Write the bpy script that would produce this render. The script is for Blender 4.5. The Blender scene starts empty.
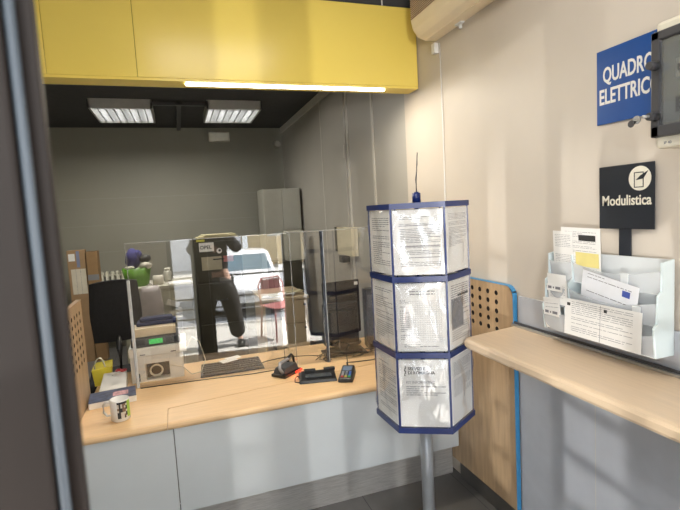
import bpy, bmesh, math, random
from mathutils import Vector, Matrix
S = bpy.context.scene
COL = S.collection
random.seed(7)
PI = math.pi
R = math.radians

# ------------------------------------------------------------------ camera, sky, sun, exposure
def make_camera():
    cd = bpy.data.cameras.new('camera'); co = bpy.data.objects.new('camera', cd); COL.objects.link(co)
    yaw, pitch, roll = R(18.5), R(5.3), R(3.2)
    f = Vector((math.sin(yaw)*math.cos(pitch), math.cos(yaw)*math.cos(pitch), -math.sin(pitch)))
    r = Vector((math.cos(yaw), -math.sin(yaw), 0)); d = f.cross(r)
    r2 = r*math.cos(roll)+d*math.sin(roll); d2 = -r*math.sin(roll)+d*math.cos(roll)
    m = Matrix((r2, -d2, -f)).transposed().to_4x4()
    m.translation = Vector((0, 0, 1.7))
    co.matrix_world = m
    cd.sensor_fit = 'HORIZONTAL'; cd.sensor_width = 36; cd.lens = 474/680*36
    cd.clip_start = 0.05; cd.clip_end = 200
    cd.dof.use_dof = True; cd.dof.focus_distance = 2.2; cd.dof.aperture_fstop = 11.0
    S.camera = co
make_camera()
W = bpy.data.worlds.new('sky'); S.world = W; W.use_nodes = True
bg = W.node_tree.nodes['Background']; bg.inputs[0].default_value = (.88, .94, 1, 1); bg.inputs[1].default_value = 5.0
S.view_settings.view_transform = 'Standard'; S.view_settings.look = 'None'
S.view_settings.gamma = 1; S.view_settings.exposure = 0.12
S.view_settings.use_curve_mapping = False

def lamp(name, kind, energy, loc, direction, color=(1, 1, 1), **kw):
    l = bpy.data.lights.new(name, kind); l.energy = energy; l.color = color
    for k, v in kw.items(): setattr(l, k, v)
    o = bpy.data.objects.new(name, l); COL.objects.link(o)
    o.location = loc; o.rotation_euler = Vector(direction).to_track_quat('-Z', 'Y').to_euler()
    return o
lamp('sun', 'SUN', 34, (0, 0, 20), (-.85, .16, -1.0), (1, .96, .9), angle=R(.6))
# spots added for the wall's light patches, standing for sun glints off street windows
lamp('windscreen_glint', 'SPOT', 1500, (-3.5, -10, .4), (5.06, 12.3, 1.3), (1, .97, .92), spot_size=R(26), spot_blend=.5, shadow_soft_size=.12)
lamp('low_patch_spot', 'SPOT', 3600, (-9.4, -8, -.3), (10.9, 9.45, .85), (1, .97, .92), spot_size=R(12), spot_blend=.4, shadow_soft_size=.06)  # added low spot for the patch under the shelf; no car stands here
lamp('window_glint', 'SPOT', 3800, (-8, -15.4, 4.5), (9.56, 17.3, -3.3), (1, .97, .92), spot_size=R(20), spot_blend=.5, shadow_soft_size=.12)
# unseen area lamp added under the customer ceiling to brighten the interior; no fitting
lamp('customer_fill', 'AREA', 20, (.40, 1.2, 3.06), (0, 0, -1), (1, .93, .84), size=1.0)

# ------------------------------------------------------------------ materials
def nodes(m):
    m.use_nodes = True
    return m.node_tree.nodes, m.node_tree.links, m.node_tree.nodes['Principled BSDF']
_mc = {}
def mat(name, c, rough=.5, metal=0, var=.06, scale=12, bump=0, emit=0, spec=.5, stretch=(1, 1, 1), trans=0, alpha=1, ecol=None):
    if name in _mc: return _mc[name]
    m = bpy.data.materials.new(name); N, L, p = nodes(m)
    p.inputs['Roughness'].default_value = rough; p.inputs['Metallic'].default_value = metal
    p.inputs['Specular IOR Level'].default_value = spec
    tc = N.new('ShaderNodeTexCoord'); mp = N.new('ShaderNodeMapping'); mp.inputs['Scale'].default_value = stretch
    nz = N.new('ShaderNodeTexNoise'); nz.inputs['Scale'].default_value = scale; nz.inputs['Detail'].default_value = 5
    L.new(tc.outputs['Object'], mp.inputs[0]); L.new(mp.outputs[0], nz.inputs['Vector'])
    rp = N.new('ShaderNodeValToRGB'); L.new(nz.outputs['Fac'], rp.inputs[0])
    rp.color_ramp.elements[0].position = .3; rp.color_ramp.elements[1].position = .7
    rp.color_ramp.elements[0].color = tuple(x*(1-var) for x in c)+(1,)
    rp.color_ramp.elements[1].color = tuple(min(1, x*(1+var)) for x in c)+(1,)
    L.new(rp.outputs[0], p.inputs['Base Color'])
    if bump:
        b = N.new('ShaderNodeBump'); b.inputs['Strength'].default_value = bump; b.inputs['Distance'].default_value = .002
        L.new(nz.outputs['Fac'], b.inputs['Height']); L.new(b.outputs[0], p.inputs['Normal'])
    if emit:
        p.inputs['Emission Strength'].default_value = emit
        p.inputs['Emission Color'].default_value = (ecol or c)+(1,)
    if trans: p.inputs['Transmission Weight'].default_value = trans
    if alpha < 1: p.inputs['Alpha'].default_value = alpha
    _mc[name] = m; return m

def clear(name, f0=.05, tint=(1, 1, 1), haze=0, rough=.0):
    """clear sheet: straight-through light plus a mirror reflection that grows at grazing angles"""
    if name in _mc: return _mc[name]
    m = bpy.data.materials.new(name); N, L, p = nodes(m); N.remove(p)
    out = N['Material Output']
    t = N.new('ShaderNodeBsdfTransparent'); t.inputs[0].default_value = tint+(1,)
    g = N.new('ShaderNodeBsdfGlossy'); g.inputs['Roughness'].default_value = rough
    lw = N.new('ShaderNodeLayerWeight'); lw.inputs[0].default_value = .5
    pw = N.new('ShaderNodeMath'); pw.operation = 'POWER'; pw.inputs[1].default_value = 5
    ml = N.new('ShaderNodeMath'); ml.operation = 'MULTIPLY_ADD'; ml.inputs[1].default_value = .9-f0; ml.inputs[2].default_value = f0
    L.new(lw.outputs['Facing'], pw.inputs[0]); L.new(pw.outputs[0], ml.inputs[0])
    mx = N.new('ShaderNodeMixShader'); L.new(ml.outputs[0], mx.inputs[0]); L.new(t.outputs[0], mx.inputs[1]); L.new(g.outputs[0], mx.inputs[2])
    last = mx
    if haze:
        d = N.new('ShaderNodeBsdfDiffuse'); d.inputs[0].default_value = (.85, .87, .9, 1)
        m2 = N.new('ShaderNodeMixShader'); m2.inputs[0].default_value = haze
        L.new(mx.outputs[0], m2.inputs[1]); L.new(d.outputs[0], m2.inputs[2]); last = m2
    L.new(last.outputs[0], out.inputs[0]); _mc[name] = m; return m

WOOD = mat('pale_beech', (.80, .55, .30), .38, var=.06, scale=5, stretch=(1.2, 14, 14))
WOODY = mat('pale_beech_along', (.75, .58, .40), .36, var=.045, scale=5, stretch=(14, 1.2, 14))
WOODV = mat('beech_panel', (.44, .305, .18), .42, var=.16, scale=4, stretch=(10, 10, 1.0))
EDGE = mat('beech_edge', (.45, .30, .18), .5)
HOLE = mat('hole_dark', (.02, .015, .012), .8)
BLUEEDGE = mat('blue_edging', (.06, .28, .55), .45)
LAM = mat('white_laminate', (.62, .66, .68), .22, var=.03, scale=3)
STEEL = mat('brushed_steel', (.50, .49, .47), .34, metal=.45, var=.18, scale=6, stretch=(3, 3, 60))
DARKSTEEL = mat('dark_skirting', (.16, .15, .14), .4, metal=.6, var=.1)
CREAM = mat('cream_wall_paint', (.60, .54, .465), .5, var=.025, scale=3, bump=.15)
WAINS = mat('grey_blue_wainscot', (.47, .49, .53), .38, var=.05, scale=9, bump=.1)
GREYW = mat('grey_green_paint', (.325, .32, .27), .55, var=.03, scale=2)
GREYP = mat('grey_partition', (.40, .38, .34), .42, var=.04, scale=2)
GREYT = mat('grey_trim', (.56, .54, .49), .4)
DARKCEIL = mat('charcoal_ceiling', (.055, .055, .058), .8, var=.1)
GREYCEIL = mat('grey_ceiling', (.42, .43, .45), .7)
FLOOR = mat('dark_floor', (.15, .145, .14), .32, var=.25, scale=3)
YEL = mat('yellow_panel', (.95, .74, .16), .22, var=.02, scale=2)
BLK = mat('black_plastic', (.010, .010, .011), .32, var=.1)
BLKM = mat('black_fabric', (.012, .012, .014), .9, var=.2, scale=60)
DGREY = mat('dark_grey_plastic', (.06, .06, .065), .4)
WHT = mat('white_plastic', (.80, .80, .77), .35, var=.02)
OFFW = mat('aged_white_plastic', (.66, .63, .55), .4, var=.03)
PAPER = mat('paper', (.86, .85, .82), .6, var=.015)
INK = mat('grey_ink', (.20, .20, .22), .7)
INKD = mat('black_ink', (.03, .03, .03), .6)
BAND = mat('blue_band', (.009, .026, .14), .3, var=.05)
ALU = mat('aluminium', (.60, .61, .62), .3, metal=.9, var=.04)
PLEXI = clear('clear_acrylic', .088)
PLEXE = clear('acrylic_edge', .22, (.90, .93, .92), haze=.22, rough=.1)
GLASS = clear('window_glass', .04)
POCKET = clear('pocket_film', .15, haze=.05, rough=.12)
BROWNF = mat('brown_frame', (.011, .008, .0065), .55, var=.3, scale=3, stretch=(8, 8, .6), spec=.15)
SEAL = mat('grey_seal', (.030, .038, .046), .4, metal=.0, var=.1)
CARD = mat('cardboard', (.37, .24, .13), .75, var=.06)

# ------------------------------------------------------------------ mesh builder
class MB:
    def __init__(s): s.bm = bmesh.new(); s.mats = []
    def mi(s, m):
        if m not in s.mats: s.mats.append(m)
        return s.mats.index(m)
    def faces(s, vs, fs, m, smooth=False, xf=None):
        k = s.mi(m); bv = [s.bm.verts.new((xf @ Vector(v)) if xf else v) for v in vs]; out = []
        for f in fs:
            try: q = s.bm.faces.new([bv[i] for i in f])
            except ValueError: continue
            q.material_index = k; q.smooth = smooth; out.append(q)
        return bv, out
    def box(s, x0, x1, y0, y1, z0, z1, m, bev=0, seg=2, xf=None):
        vs = [(x, y, z) for x in (x0, x1) for y in (y0, y1) for z in (z0, z1)]
        bv, fs = s.faces(vs, [(0, 1, 3, 2), (4, 6, 7, 5), (0, 4, 5, 1), (2, 3, 7, 6), (0, 2, 6, 4), (1, 5, 7, 3)], m, xf=xf)
        if bev:
            es = list({e for f in fs for e in f.edges})
            bmesh.ops.bevel(s.bm, geom=es, offset=bev, segments=seg, affect='EDGES', profile=.5, clamp_overlap=True)
        return s
    def hull(s, bot, top, m, bev=0):
        """prism between two equal loops of points"""
        n = len(bot); vs = list(bot)+list(top)
        fs = [tuple(range(n))[::-1], tuple(range(n, 2*n))]+[(i, (i+1) % n, n+(i+1) % n, n+i) for i in range(n)]
        bv, f = s.faces(vs, fs, m)
        if bev: bmesh.ops.bevel(s.bm, geom=list({e for q in f for e in q.edges}), offset=bev, segments=2, affect='EDGES', profile=.5, clamp_overlap=True)
        return s
    def prism(s, pts, axis, a, b, m, bev=0):
        def P(p, c):
            if axis == 'z': return (p[0], p[1], c)
            if axis == 'y': return (p[0], c, p[1])
            return (c, p[0], p[1])
        return s.hull([P(p, a) for p in pts], [P(p, b) for p in pts], m, bev)
    def cyl(s, p0, p1, r, m, seg=16, r2=None, smooth=True, caps=True):
        p0, p1 = Vector(p0), Vector(p1); r2 = r if r2 is None else r2
        q = (p1-p0).to_track_quat('Z', 'Y').to_matrix(); k = s.mi(m)
        a = [s.bm.verts.new(p0+q@Vector((r*math.cos(2*PI*i/seg), r*math.sin(2*PI*i/seg), 0))) for i in range(seg)]
        b = [s.bm.verts.new(p1+q@Vector((r2*math.cos(2*PI*i/seg), r2*math.sin(2*PI*i/seg), 0))) for i in range(seg)]
        for i in range(seg):
            f = s.bm.faces.new((a[i], a[(i+1) % seg], b[(i+1) % seg], b[i])); f.smooth = smooth; f.material_index = k
        if caps:
            for l in (a[::-1], b):
                f = s.bm.faces.new(l); f.material_index = k
        return s
    def tube(s, pts, r, m, seg=8, closed=False):
        pts = [Vector(p) for p in pts]; n = len(pts); k = s.mi(m); rings = []
        up = Vector((0, 0, 1))
        for i, p in enumerate(pts):
            if closed: t = pts[(i+1) % n]-pts[i-1]
            else: t = pts[min(i+1, n-1)]-pts[max(i-1, 0)]
            t.normalize()
            u = t.cross(up)
            if u.length < .1: u = t.cross(Vector((1, 0, 0)))
            u.normalize(); v = t.cross(u)
            rr = r[i] if isinstance(r, (list, tuple)) else r
            rings.append([s.bm.verts.new(p+u*rr*math.cos(2*PI*j/seg)+v*rr*math.sin(2*PI*j/seg)) for j in range(seg)])
        for i in range(n if closed else n-1):
            a, b = rings[i], rings[(i+1) % n]
            for j in range(seg):
                f = s.bm.faces.new((a[j], a[(j+1) % seg], b[(j+1) % seg], b[j])); f.smooth = True; f.material_index = k
        if not closed:
            for l in (rings[0][::-1], rings[-1]):
                f = s.bm.faces.new(l); f.material_index = k
        return s
    def lathe(s, prof, m, c=(0, 0, 0), seg=28, smooth=True):
        k = s.mi(m); rings = []
        for r, z in prof:
            if r < 1e-5: rings.append([s.bm.verts.new((c[0], c[1], c[2]+z))])
            else: rings.append([s.bm.verts.new((c[0]+r*math.cos(2*PI*i/seg), c[1]+r*math.sin(2*PI*i/seg), c[2]+z)) for i in range(seg)])
        for a, b in zip(rings, rings[1:]):
            for i in range(seg):
                j = (i+1) % seg
                v = [a[0]] if len(a) == 1 else [a[i], a[j]]
                w = [b[0]] if len(b) == 1 else [b[j], b[i]]
                if len(v)+len(w) < 3: continue
                f = s.bm.faces.new(v+w); f.smooth = smooth; f.material_index = k
        return s
    def ball(s, c, r, m, sc=(1, 1, 1), sub=2, lump=0):
        bv = bmesh.ops.create_icosphere(s.bm, subdivisions=sub, radius=r)['verts']; k = s.mi(m)
        rng = random.Random(int(c[0]*991+c[1]*77+c[2]*13))
        for v in bv:
            q = 1+lump*(rng.random()-.5)
            v.co = Vector((v.co.x*sc[0]*q+c[0], v.co.y*sc[1]*q+c[1], v.co.z*sc[2]*q+c[2]))
        for f in {f for v in bv for f in v.link_faces}: f.material_index = k; f.smooth = True
        return s
    def text(s, body, size, m, xf, ext=.0006, align='LEFT', bold=0, sx=1):
        cu = bpy.data.curves.new('lettering', 'FONT'); cu.body = body; cu.size = size; cu.extrude = ext; cu.offset = bold
        cu.align_x = align; cu.resolution_u = 3
        o = bpy.data.objects.new('lettering', cu); COL.objects.link(o)
        me = bpy.data.meshes.new_from_object(o.evaluated_get(bpy.context.evaluated_depsgraph_get()))
        me.transform(xf @ Matrix.Diagonal((sx, 1, 1, 1)))
        k = s.mi(m); n0 = len(s.bm.faces); s.bm.from_mesh(me); s.bm.faces.ensure_lookup_table()
        for f in s.bm.faces[n0:]: f.material_index = k
        bpy.data.objects.remove(o); bpy.data.curves.remove(cu); bpy.data.meshes.remove(me)
        return s
    def obj(s, name, parent=None, loc=None, rotz=None, fix=True):
        if fix: bmesh.ops.recalc_face_normals(s.bm, faces=s.bm.faces)
        me = bpy.data.meshes.new(name); s.bm.to_mesh(me); s.bm.free()
        for m in s.mats: me.materials.append(m)
        o = bpy.data.objects.new(name, me); COL.objects.link(o)
        if parent: o.parent = parent
        if loc: o.location = loc
        if rotz is not None: o.rotation_euler = (0, 0, rotz)
        return o
def box(name, x0, x1, y0, y1, z0, z1, m, parent=None, bev=0):
    return MB().box(x0, x1, y0, y1, z0, z1, m, bev).obj(name, parent)
def tag(o, label, cat, group=None):
    o['label'] = label; o['category'] = cat
    if group: o['group'] = group
    return o
def thing(name, label, cat, loc=(0, 0, 0), rotz=0, group=None):
    o = bpy.data.objects.new(name, None); COL.objects.link(o); o.location = loc; o.rotation_euler = (0, 0, rotz)
    return tag(o, label, cat, group)
def struct(o): o['kind'] = 'structure'; return o
def copy_tree(o, parent=None):
    c = o.copy(); COL.objects.link(c); c.parent = parent
    for ch in [q for q in COL.objects if q.parent == o]: copy_tree(ch, c)
    return c
STAND = Matrix.Rotation(PI/2, 4, 'X')     # text plane stood up, facing -y
def at(x, y, z): return Matrix.Translation((x, y, z)) @ STAND

def perforated(mb, x0, x1, z0, z1, nx, nz, r, y0, y1, m, inner):
    """board in the XZ plane with a grid of drilled holes"""
    dx, dz = (x1-x0)/nx, (z1-z0)/nz; n = 12
    for i in range(nx):
        for j in range(nz):
            cx, cz = x0+dx*(i+.5), z0+dz*(j+.5); hx, hz = dx/2, dz/2
            for yy, fl in ((y0, False), (y1, True)):
                vs = []; 
                for k in range(n):
                    a = 2*PI*k/n+PI/4; c, s_ = math.cos(a), math.sin(a); q = max(abs(c), abs(s_))
                    vs.append((cx+c/q*hx, yy, cz+s_/q*hz))
                for k in range(n):
                    a = 2*PI*k/n+PI/4; vs.append((cx+r*math.cos(a), yy, cz+r*math.sin(a)))
                mb.faces(vs, [(k, (k+1) % n, n+(k+1) % n, n+k) for k in range(n)], m)
            vs = [(cx+r*math.cos(2*PI*k/n+PI/4), yy, cz+r*math.sin(2*PI*k/n+PI/4)) for yy in (y0, y1) for k in range(n)]
            mb.faces(vs, [(k, (k+1) % n, n+(k+1) % n, n+k) for k in range(n)], inner)

# ------------------------------------------------------------------ room shell
WX = 1.56; WL = -2.3; YB = 7.1
struct(MB().box(WL-.1, WX+.3, .26, YB+.1, -.1, 0, FLOOR).obj('floor'))
f = MB()
for i in range(9): f.box(WL, WX, .9+i*.6, .904+i*.6, 0, .0008, DGREY)
for i in range(7): f.box(-2.1+i*.6, -2.096+i*.6, .26, YB, 0, .0009, DGREY)
struct(f.obj('trim_1'))                                            # tile joints
struct(box('wall_right', WX, WX+.12, .20, 3.06, 0, 3.2, CREAM))
wr = MB().box(WX, WX+.12, 3.06, YB, 0, 3.0, GREYP)
for y in (3.62, 4.22, 5.05): wr.box(WX-.012, WX, y, y+.03, 0, 2.98, GREYT)
wr.box(WX-.02, WX, 3.06, YB, 2.90, 2.98, GREYT)
struct(wr.obj('wall_right_office'))
wb = MB().box(WL-.1, WX+.12, YB, YB+.12, 0, 3.1, GREYW)
for z in (.95, 1.32, 1.68, 2.04): wb.box(WL, WX, YB-.002, YB, z, z+.004, GREYP)
struct(wb.obj('wall_back'))
struct(box('wall_left', WL-.1, WL, .3, YB, 0, 3.1, GREYW))
struct(box('ceiling', WL-.1, WX+.12, 2.86, YB+.12, 2.98, 3.08, DARKCEIL))
struct(box('ceiling_customer_area', WL-.1, WX+.12, .20, 2.9, 3.14, 3.24, GREYCEIL))
# door in the right office wall
d = struct(MB().box(WX-.02, WX+.0, 4.28, 5.02, .01, 2.86, GREYP, .004).obj('door_1'))
MB().box(WX-.028, WX-.02, 4.29, 4.31, 2.2, 2.32, GREYT).box(WX-.028, WX-.02, 4.29, 4.31, .3, .42, GREYT).obj('hinge', d)
struct(MB().box(WX-.018, WX, 2.02-.1, 2.47, .0, .105, DARKSTEEL, .002).box(WX-.018, WX, .5, 1.92, 0, .105, DARKSTEEL, .002).obj('baseboard_right'))
# grey-blue lower wall covering beside the shelf
w = MB().box(WX-.012, WX, .45, 1.905, .105, 1.235, WAINS)
for y in (.9, 1.45): w.box(WX-.0125, WX-.011, y, y+.003, .105, 1.06, GREYT)
struct(w.obj('trim_2'))

# shop front: dark frame, door opening, side windows
wf = MB().box(WL-.1, -.52, .26, .38, 0, 3.2, CREAM).box(1.27, WX+.12, .20, .34, 0, 3.2, CREAM).box(-.52, 1.27, .26, .38, 2.72, 3.2, CREAM)
struct(wf.obj('wall_front'))
wn = struct(MB().box(-.52, -.48, .26, .34, 0, 2.72, BROWNF).box(-.48, -.26, .26, .34, .0, .09, BROWNF).box(-.48, -.26, .26, .34, 2.64, 2.72, BROWNF).obj('window_1'))
box('pane', -.48, -.26, .297, .303, .09, 2.64, GLASS, wn)
wn = struct(MB().box(1.23, 1.27, .24, .34, 0, 2.72, BROWNF).box(1.03, 1.23, .24, .34, 0, .09, BROWNF).box(1.03, 1.23, .24, .34, 2.64, 2.72, BROWNF).obj('window_2'))
box('pane', 1.03, 1.23, .287, .293, .09, 2.64, GLASS, wn)
struct(box('trim_3', .80, 1.03, .20, .36, 0, 2.72, BROWNF, bev=.004))   # wide dark pier beside the entrance
fr = MB().box(-.26, -.076, .226, .34, 0, 2.72, BROWNF, .004).box(-.26, .78, .24, .34, 2.64, 2.72, BROWNF)
fr.box(-.26, -.0565, .212, .226, 0, 2.66, BROWNF, .002).box(-.0565, -.0472, .219, .226, 0, 2.66, BROWNF, .001)
j = struct(fr.obj('door_2'))
MB().cyl((-.0540, .2155, .005), (-.0540, .2155, 2.655), .0021, SEAL, 10).obj('seal', j)

# ------------------------------------------------------------------ yellow bulkhead over the desk
t = thing('bulkhead', 'glossy yellow panelled bulkhead over the service desk with a lit strip beneath', 'bulkhead', (0, 2.84, 2.47))
xs = [-2.29, -.577, -.145, 1.555]
for a, b in zip(xs, xs[1:]): MB().box(a+.0012, b-.0012, 0, .14, .012, .50, YEL, .0015).obj('panel', t)
MB().box(-2.29, 1.555, .003, .14, -.003, .011, YEL).obj('underside', t)
l = MB().box(.10, 1.33, .035, .062, -.012, -.003, mat('led_strip_glow', (1, .93, .80), .5, emit=14, var=0), .002).obj('light_strip', t)
lamp('strip_light', 'AREA', 15, (.715, 2.89, 2.455), (0, -.1, -1), (1, .9, .74), shape='RECTANGLE', size=1.2, size_y=.03)
t2 = MB().tube([(1.33, 2.87, 2.98), (1.33, 2.87, 3.14)], .012, WHT).obj('conduit')
tag(t2, 'thin grey pipe rising to the ceiling above the yellow bulkhead', 'pipe')
struct(box('trim_4', WL, WX, 2.90, 3.0, 2.98, 3.2, GREYCEIL))

# ------------------------------------------------------------------ service desk
t = thing('service_desk', 'long low service desk with pale beech top, white front panels and steel plinth', 'desk')
def top(name, pts):
    MB().prism(pts, 'z', .655, .70, WOOD, .0).obj(name, t)
mb = MB(); z0, z1 = .662, .70
def nosed(x0, x1, yf, yb0, yb1):
    """front board of the top with a rounded nose along x"""
    pts = []
    for i in range(7):
        a = PI/2+PI*i/6; pts.append((yf+.019+.019*math.cos(a), .681+.019*math.sin(a)))
    m_ = MB(); n = len(pts)
    vs = [(x0, y, z) for y, z in pts]+[(x0, yb0, .662), (x0, yb0, .70)]+[(x1, y, z) for y, z in pts]+[(x1, yb1, .662), (x1, yb1, .70)]
    k = n+2
    fs = [tuple(range(k))[::-1], tuple(range(k, 2*k))]+[(i, (i+1) % k, k+(i+1) % k, k+i) for i in range(k)]
    m_.faces(vs, fs, WOOD)
    return m_
nosed(-.56, -.1365, 2.43, 2.505, 2.627).obj('worktop', t)
nosed(-.1345, 1.525, 2.43, 2.630, 2.845).obj('worktop', t)
MB().hull([(-.56, 2.505, .662), (-.138, 2.627, .662), (-.1345, 2.636, .662), (1.525, 2.851, .662), (1.525, 3.42, .662), (-.56, 3.42, .662)],
          [(-.56, 2.505, .70), (-.138, 2.627, .70), (-.1345, 2.636, .70), (1.525, 2.851, .70), (1.525, 3.42, .70), (-.56, 3.42, .70)], WOOD).obj('worktop', t)
MB().hull([(-.56, 2.48, .655), (1.525, 2.82, .655), (1.525, 2.88, .655), (-.56, 2.54, .655)], [(-.56, 2.48, .6605), (1.525, 2.82, .6605), (1.525, 2.88, .6605), (-.56, 2.54, .6605)], DGREY).obj('joint_strip', t)
for a, b in ((-.56, -.112), (-.108, 1.525)):
    MB().box(a, b, 2.45, 2.468, .215, .661, LAM, .0015).obj('front_panel', t)
MB().box(-.56, 1.525, 2.53, 2.545, 0, .214, STEEL).box(-.56, 1.525, 2.468, 2.53, .205, .214, DGREY).obj('plinth', t)
MB().box(-.56, -.54, 2.56, 3.40, 0, .66, LAM).obj('end_panel', t)
MB().box(1.50, 1.525, 2.56, 3.40, 0, .66, LAM).obj('end_panel', t)

# beech privacy panels with drilled holes
def privacy(name, label, X, y0, y1, z0, z1, hy0, hy1, hz0, hz1, nx, nz, r, rotz=-PI/2, blue=True):
    """local x runs along -Y of the room, local y = thickness"""
    t = thing(name, label, 'panel', (X, y1, 0), -PI/2)
    L = y1-y0; a, b = y1-hy1, y1-hy0
    m_ = MB(); th = .022
    m_.box(0, L, 0, th, z0, hz0, WOODV)
    m_.box(0, a, 0, th, hz0, hz1, WOODV); m_.box(b, L, 0, th, hz0, hz1, WOODV)
    perforated(m_, a, b, hz0, hz1, nx, nz, r, 0, th, WOODV, HOLE)
    rr = .05; pts = [(0, hz1), (L, hz1), (L, z1-rr)]+[(L-rr+rr*math.cos(q*PI/12), z1-rr+rr*math.sin(q*PI/12)) for q in range(1, 7)]+[(0, z1)]
    m_.prism(pts, 'y', 0, th, WOODV)
    m_.obj('board', t)
    e = MB()
    arc = [(L, z0), (L, z1-rr)]+[(L-rr+rr*math.cos(q*PI/12), z1-rr+rr*math.sin(q*PI/12)) for q in range(1, 7)]+[(0, z1)]
    out = [(L+.004, z0), (L+.004, z1-rr)]+[(L-rr+(rr+.004)*math.cos(q*PI/12), z1-rr+(rr+.004)*math.sin(q*PI/12)) for q in range(1, 7)]+[(0, z1+.004)]
    for (p, q), (u, v) in zip(zip(arc, arc[1:]), zip(out, out[1:])):
        e.hull([(c[0], -.001, c[1]) for c in (p, q, v, u)], [(c[0], th+.001, c[1]) for c in (p, q, v, u)], BLUEEDGE if blue else EDGE)
    e.obj('edging', t)
    return t
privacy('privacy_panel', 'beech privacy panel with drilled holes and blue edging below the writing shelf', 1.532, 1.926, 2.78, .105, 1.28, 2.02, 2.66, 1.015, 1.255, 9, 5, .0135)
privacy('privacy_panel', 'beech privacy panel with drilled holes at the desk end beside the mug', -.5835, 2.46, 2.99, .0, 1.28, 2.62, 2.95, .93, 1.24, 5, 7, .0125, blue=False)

# ------------------------------------------------------------------ writing shelf on the right wall
t = thing('writing_shelf', 'thick beech writing shelf with rounded front edge on the right wall', 'shelf', (WX-.022, 1.912, 1.085))
def shelf_loop(z_in, off):
    pts = []
    # outline in (x, y) seen from above: wall side at x=0
    pts += [(0, .02), (-.30, -.035)]
    for i in range(7):
        a = PI/2+i*PI/12
        pts.append((-.30+.04*math.cos(a), -.075+.04*math.sin(a)))
    pts += [(-.345, -1.45), (0, -1.45)]
    return pts
m_ = MB(); prof = [(.0, -.018), (.010, -.006), (.018, -.001), (.024, 0)]
pts = shelf_loop(0, 0)
def inset(pts, d):
    out = []
    for x, y in pts:
        nx = x+d if x < -.05 else x
        ny = y-d*.9 if y > -.08 else y
        out.append((nx, ny))
    return out
rings = [(inset(pts, .018), -.048), (inset(pts, .006), -.044), (pts, -.034), (pts, -.014), (inset(pts, .006), -.004), (inset(pts, .018), 0)]
vs = []; fs = []; n = len(pts)
for p, z in rings: vs += [(x, y, z) for x, y in p]
for k in range(len(rings)-1): fs += [(k*n+i, k*n+(i+1) % n, (k+1)*n+(i+1) % n, (k+1)*n+i) for i in range(n)]
fs += [tuple(range(n))[::-1], tuple(range((len(rings)-1)*n, len(rings)*n))]
m_.faces(vs, fs, WOODY, smooth=False); m_.obj('shelf_board', t)
MB().box(-.016, 0, -1.45, .02, .0, .012, ALU, .002).box(-.006, 0, -1.45, .02, .012, .022, DGREY).obj('wall_profile', t)
for y in (-.35, -1.05): MB().prism([(0, -.05), (-.22, -.05), (0, -.20)], 'y', y, y+.012, ALU).obj('bracket', t)

# ------------------------------------------------------------------ air conditioner high on the right wall
t = thing('air_conditioner', 'cream wall air conditioner with ribbed grille above the yellow bulkhead end', 'air conditioner', (WX, 2.60, 2.685), -PI/2); t.scale = (1, .86, 1)
ACW = mat('cream_abs', (.85, .72, .50), .35, var=.02)
prof = [(0, 0), (-.09, -.005), (-.15, .012), (-.185, .05), (-.20, .10), (-.20, .26), (-.17, .29), (0, .29)]
MB().prism(prof, 'x', 0, .95, ACW, .006).obj('housing', t)
g = MB()
for i in range(13): g.box(.012, .938, -.2045, -.198, .105+i*.011, .110+i*.011, mat('ac_grille', (.36, .25, .17), .5))
g.obj('grille', t)
MB().box(.03, .92, -.10, -.03, -.006, .002, ACW).obj('air_flap', t)
MB().cyl((.28, -.02, -.001), (.28, -.02, -.03), .01, WHT).box(.26, .32, -.05, -.02, -.014, -.003, WHT, .002).obj('clip', t)
tag(MB().box(WX-.03, WX, 2.58, 2.62, 2.61, 2.67, WHT, .004).tube([(WX-.006, 2.56, 2.66), (WX-.006, 2.555, 2.2), (WX-.006, 2.56, 1.5), (WX-.006, 2.56, 1.30)], .003, WHT).obj('cable_clip'),
    'small white cable clip and thin cable on the wall under the air conditioner', 'cable')

# ------------------------------------------------------------------ blue sign QUADRO ELETTRICO
BLUES = mat('sign_blue', (.010, .075, .30), .3, var=.03)
t = thing('electrical_panel_sign', 'blue sign reading QUADRO ELETTRICO beside the fuse box', 'sign', (WX-.004, 1.44, 1.97), -PI/2)
MB().box(0, .310, -.003, .003, 0, .272, BLUES, .001).obj('plate', t)
tx = MB(); tx.text('QUADRO', .078, WHT, at(.028, -.0035, .152), sx=.60, bold=.0016); tx.text('ELETTRICO', .078, WHT, at(.011, -.0035, .074), sx=.62, bold=.0016); tx.obj('lettering', t)

# ------------------------------------------------------------------ fuse box
t = thing('fuse_box', 'cream wall fuse box with a smoked window and key left in its lock', 'fuse box', (WX, 1.121, 1.838), -PI/2)
BXC = mat('fusebox_cream', (.70, .66, .54), .4)
MB().box(0, .40, -.115, 0, 0, .385, BXC, .012).obj('housing', t)
fr = MB().box(.0, .40, -.135, -.112, .035, .07, DGREY, .004).box(0, .40, -.135, -.112, .325, .352, DGREY, .004).box(0, .028, -.135, -.112, .035, .352, DGREY, .004).box(.372, .40, -.135, -.112, .035, .352, DGREY, .004)
dr = fr.obj('door', t)
MB().box(.028, .372, -.128, -.124, .07, .325, clear('smoked_window', .05, (.62, .64, .63), haze=.10)).obj('window_pane', dr)
for k, z in ((0, .098), (1, .25)):
    MB().cyl((.018, -.133, z), (.018, -.165, z), .014, DGREY, 14, .012).obj('knob', dr)
MB().cyl((.018, -.163, .098), (.010, -.18, .099), .005, STEEL).cyl((-.004, -.185, .092), (-.004, -.189, .092), .013, STEEL, 14).box(-.022, -.004, -.189, -.187, .084, .090, STEEL).cyl((-.016, -.194, .082), (-.016, -.197, .082), .011, DGREY, 14).obj('key', dr)
br = MB().box(.03, .37, -.118, -.1155, .08, .31, mat('breaker_panel', (.5, .5, .47), .5))
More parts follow.
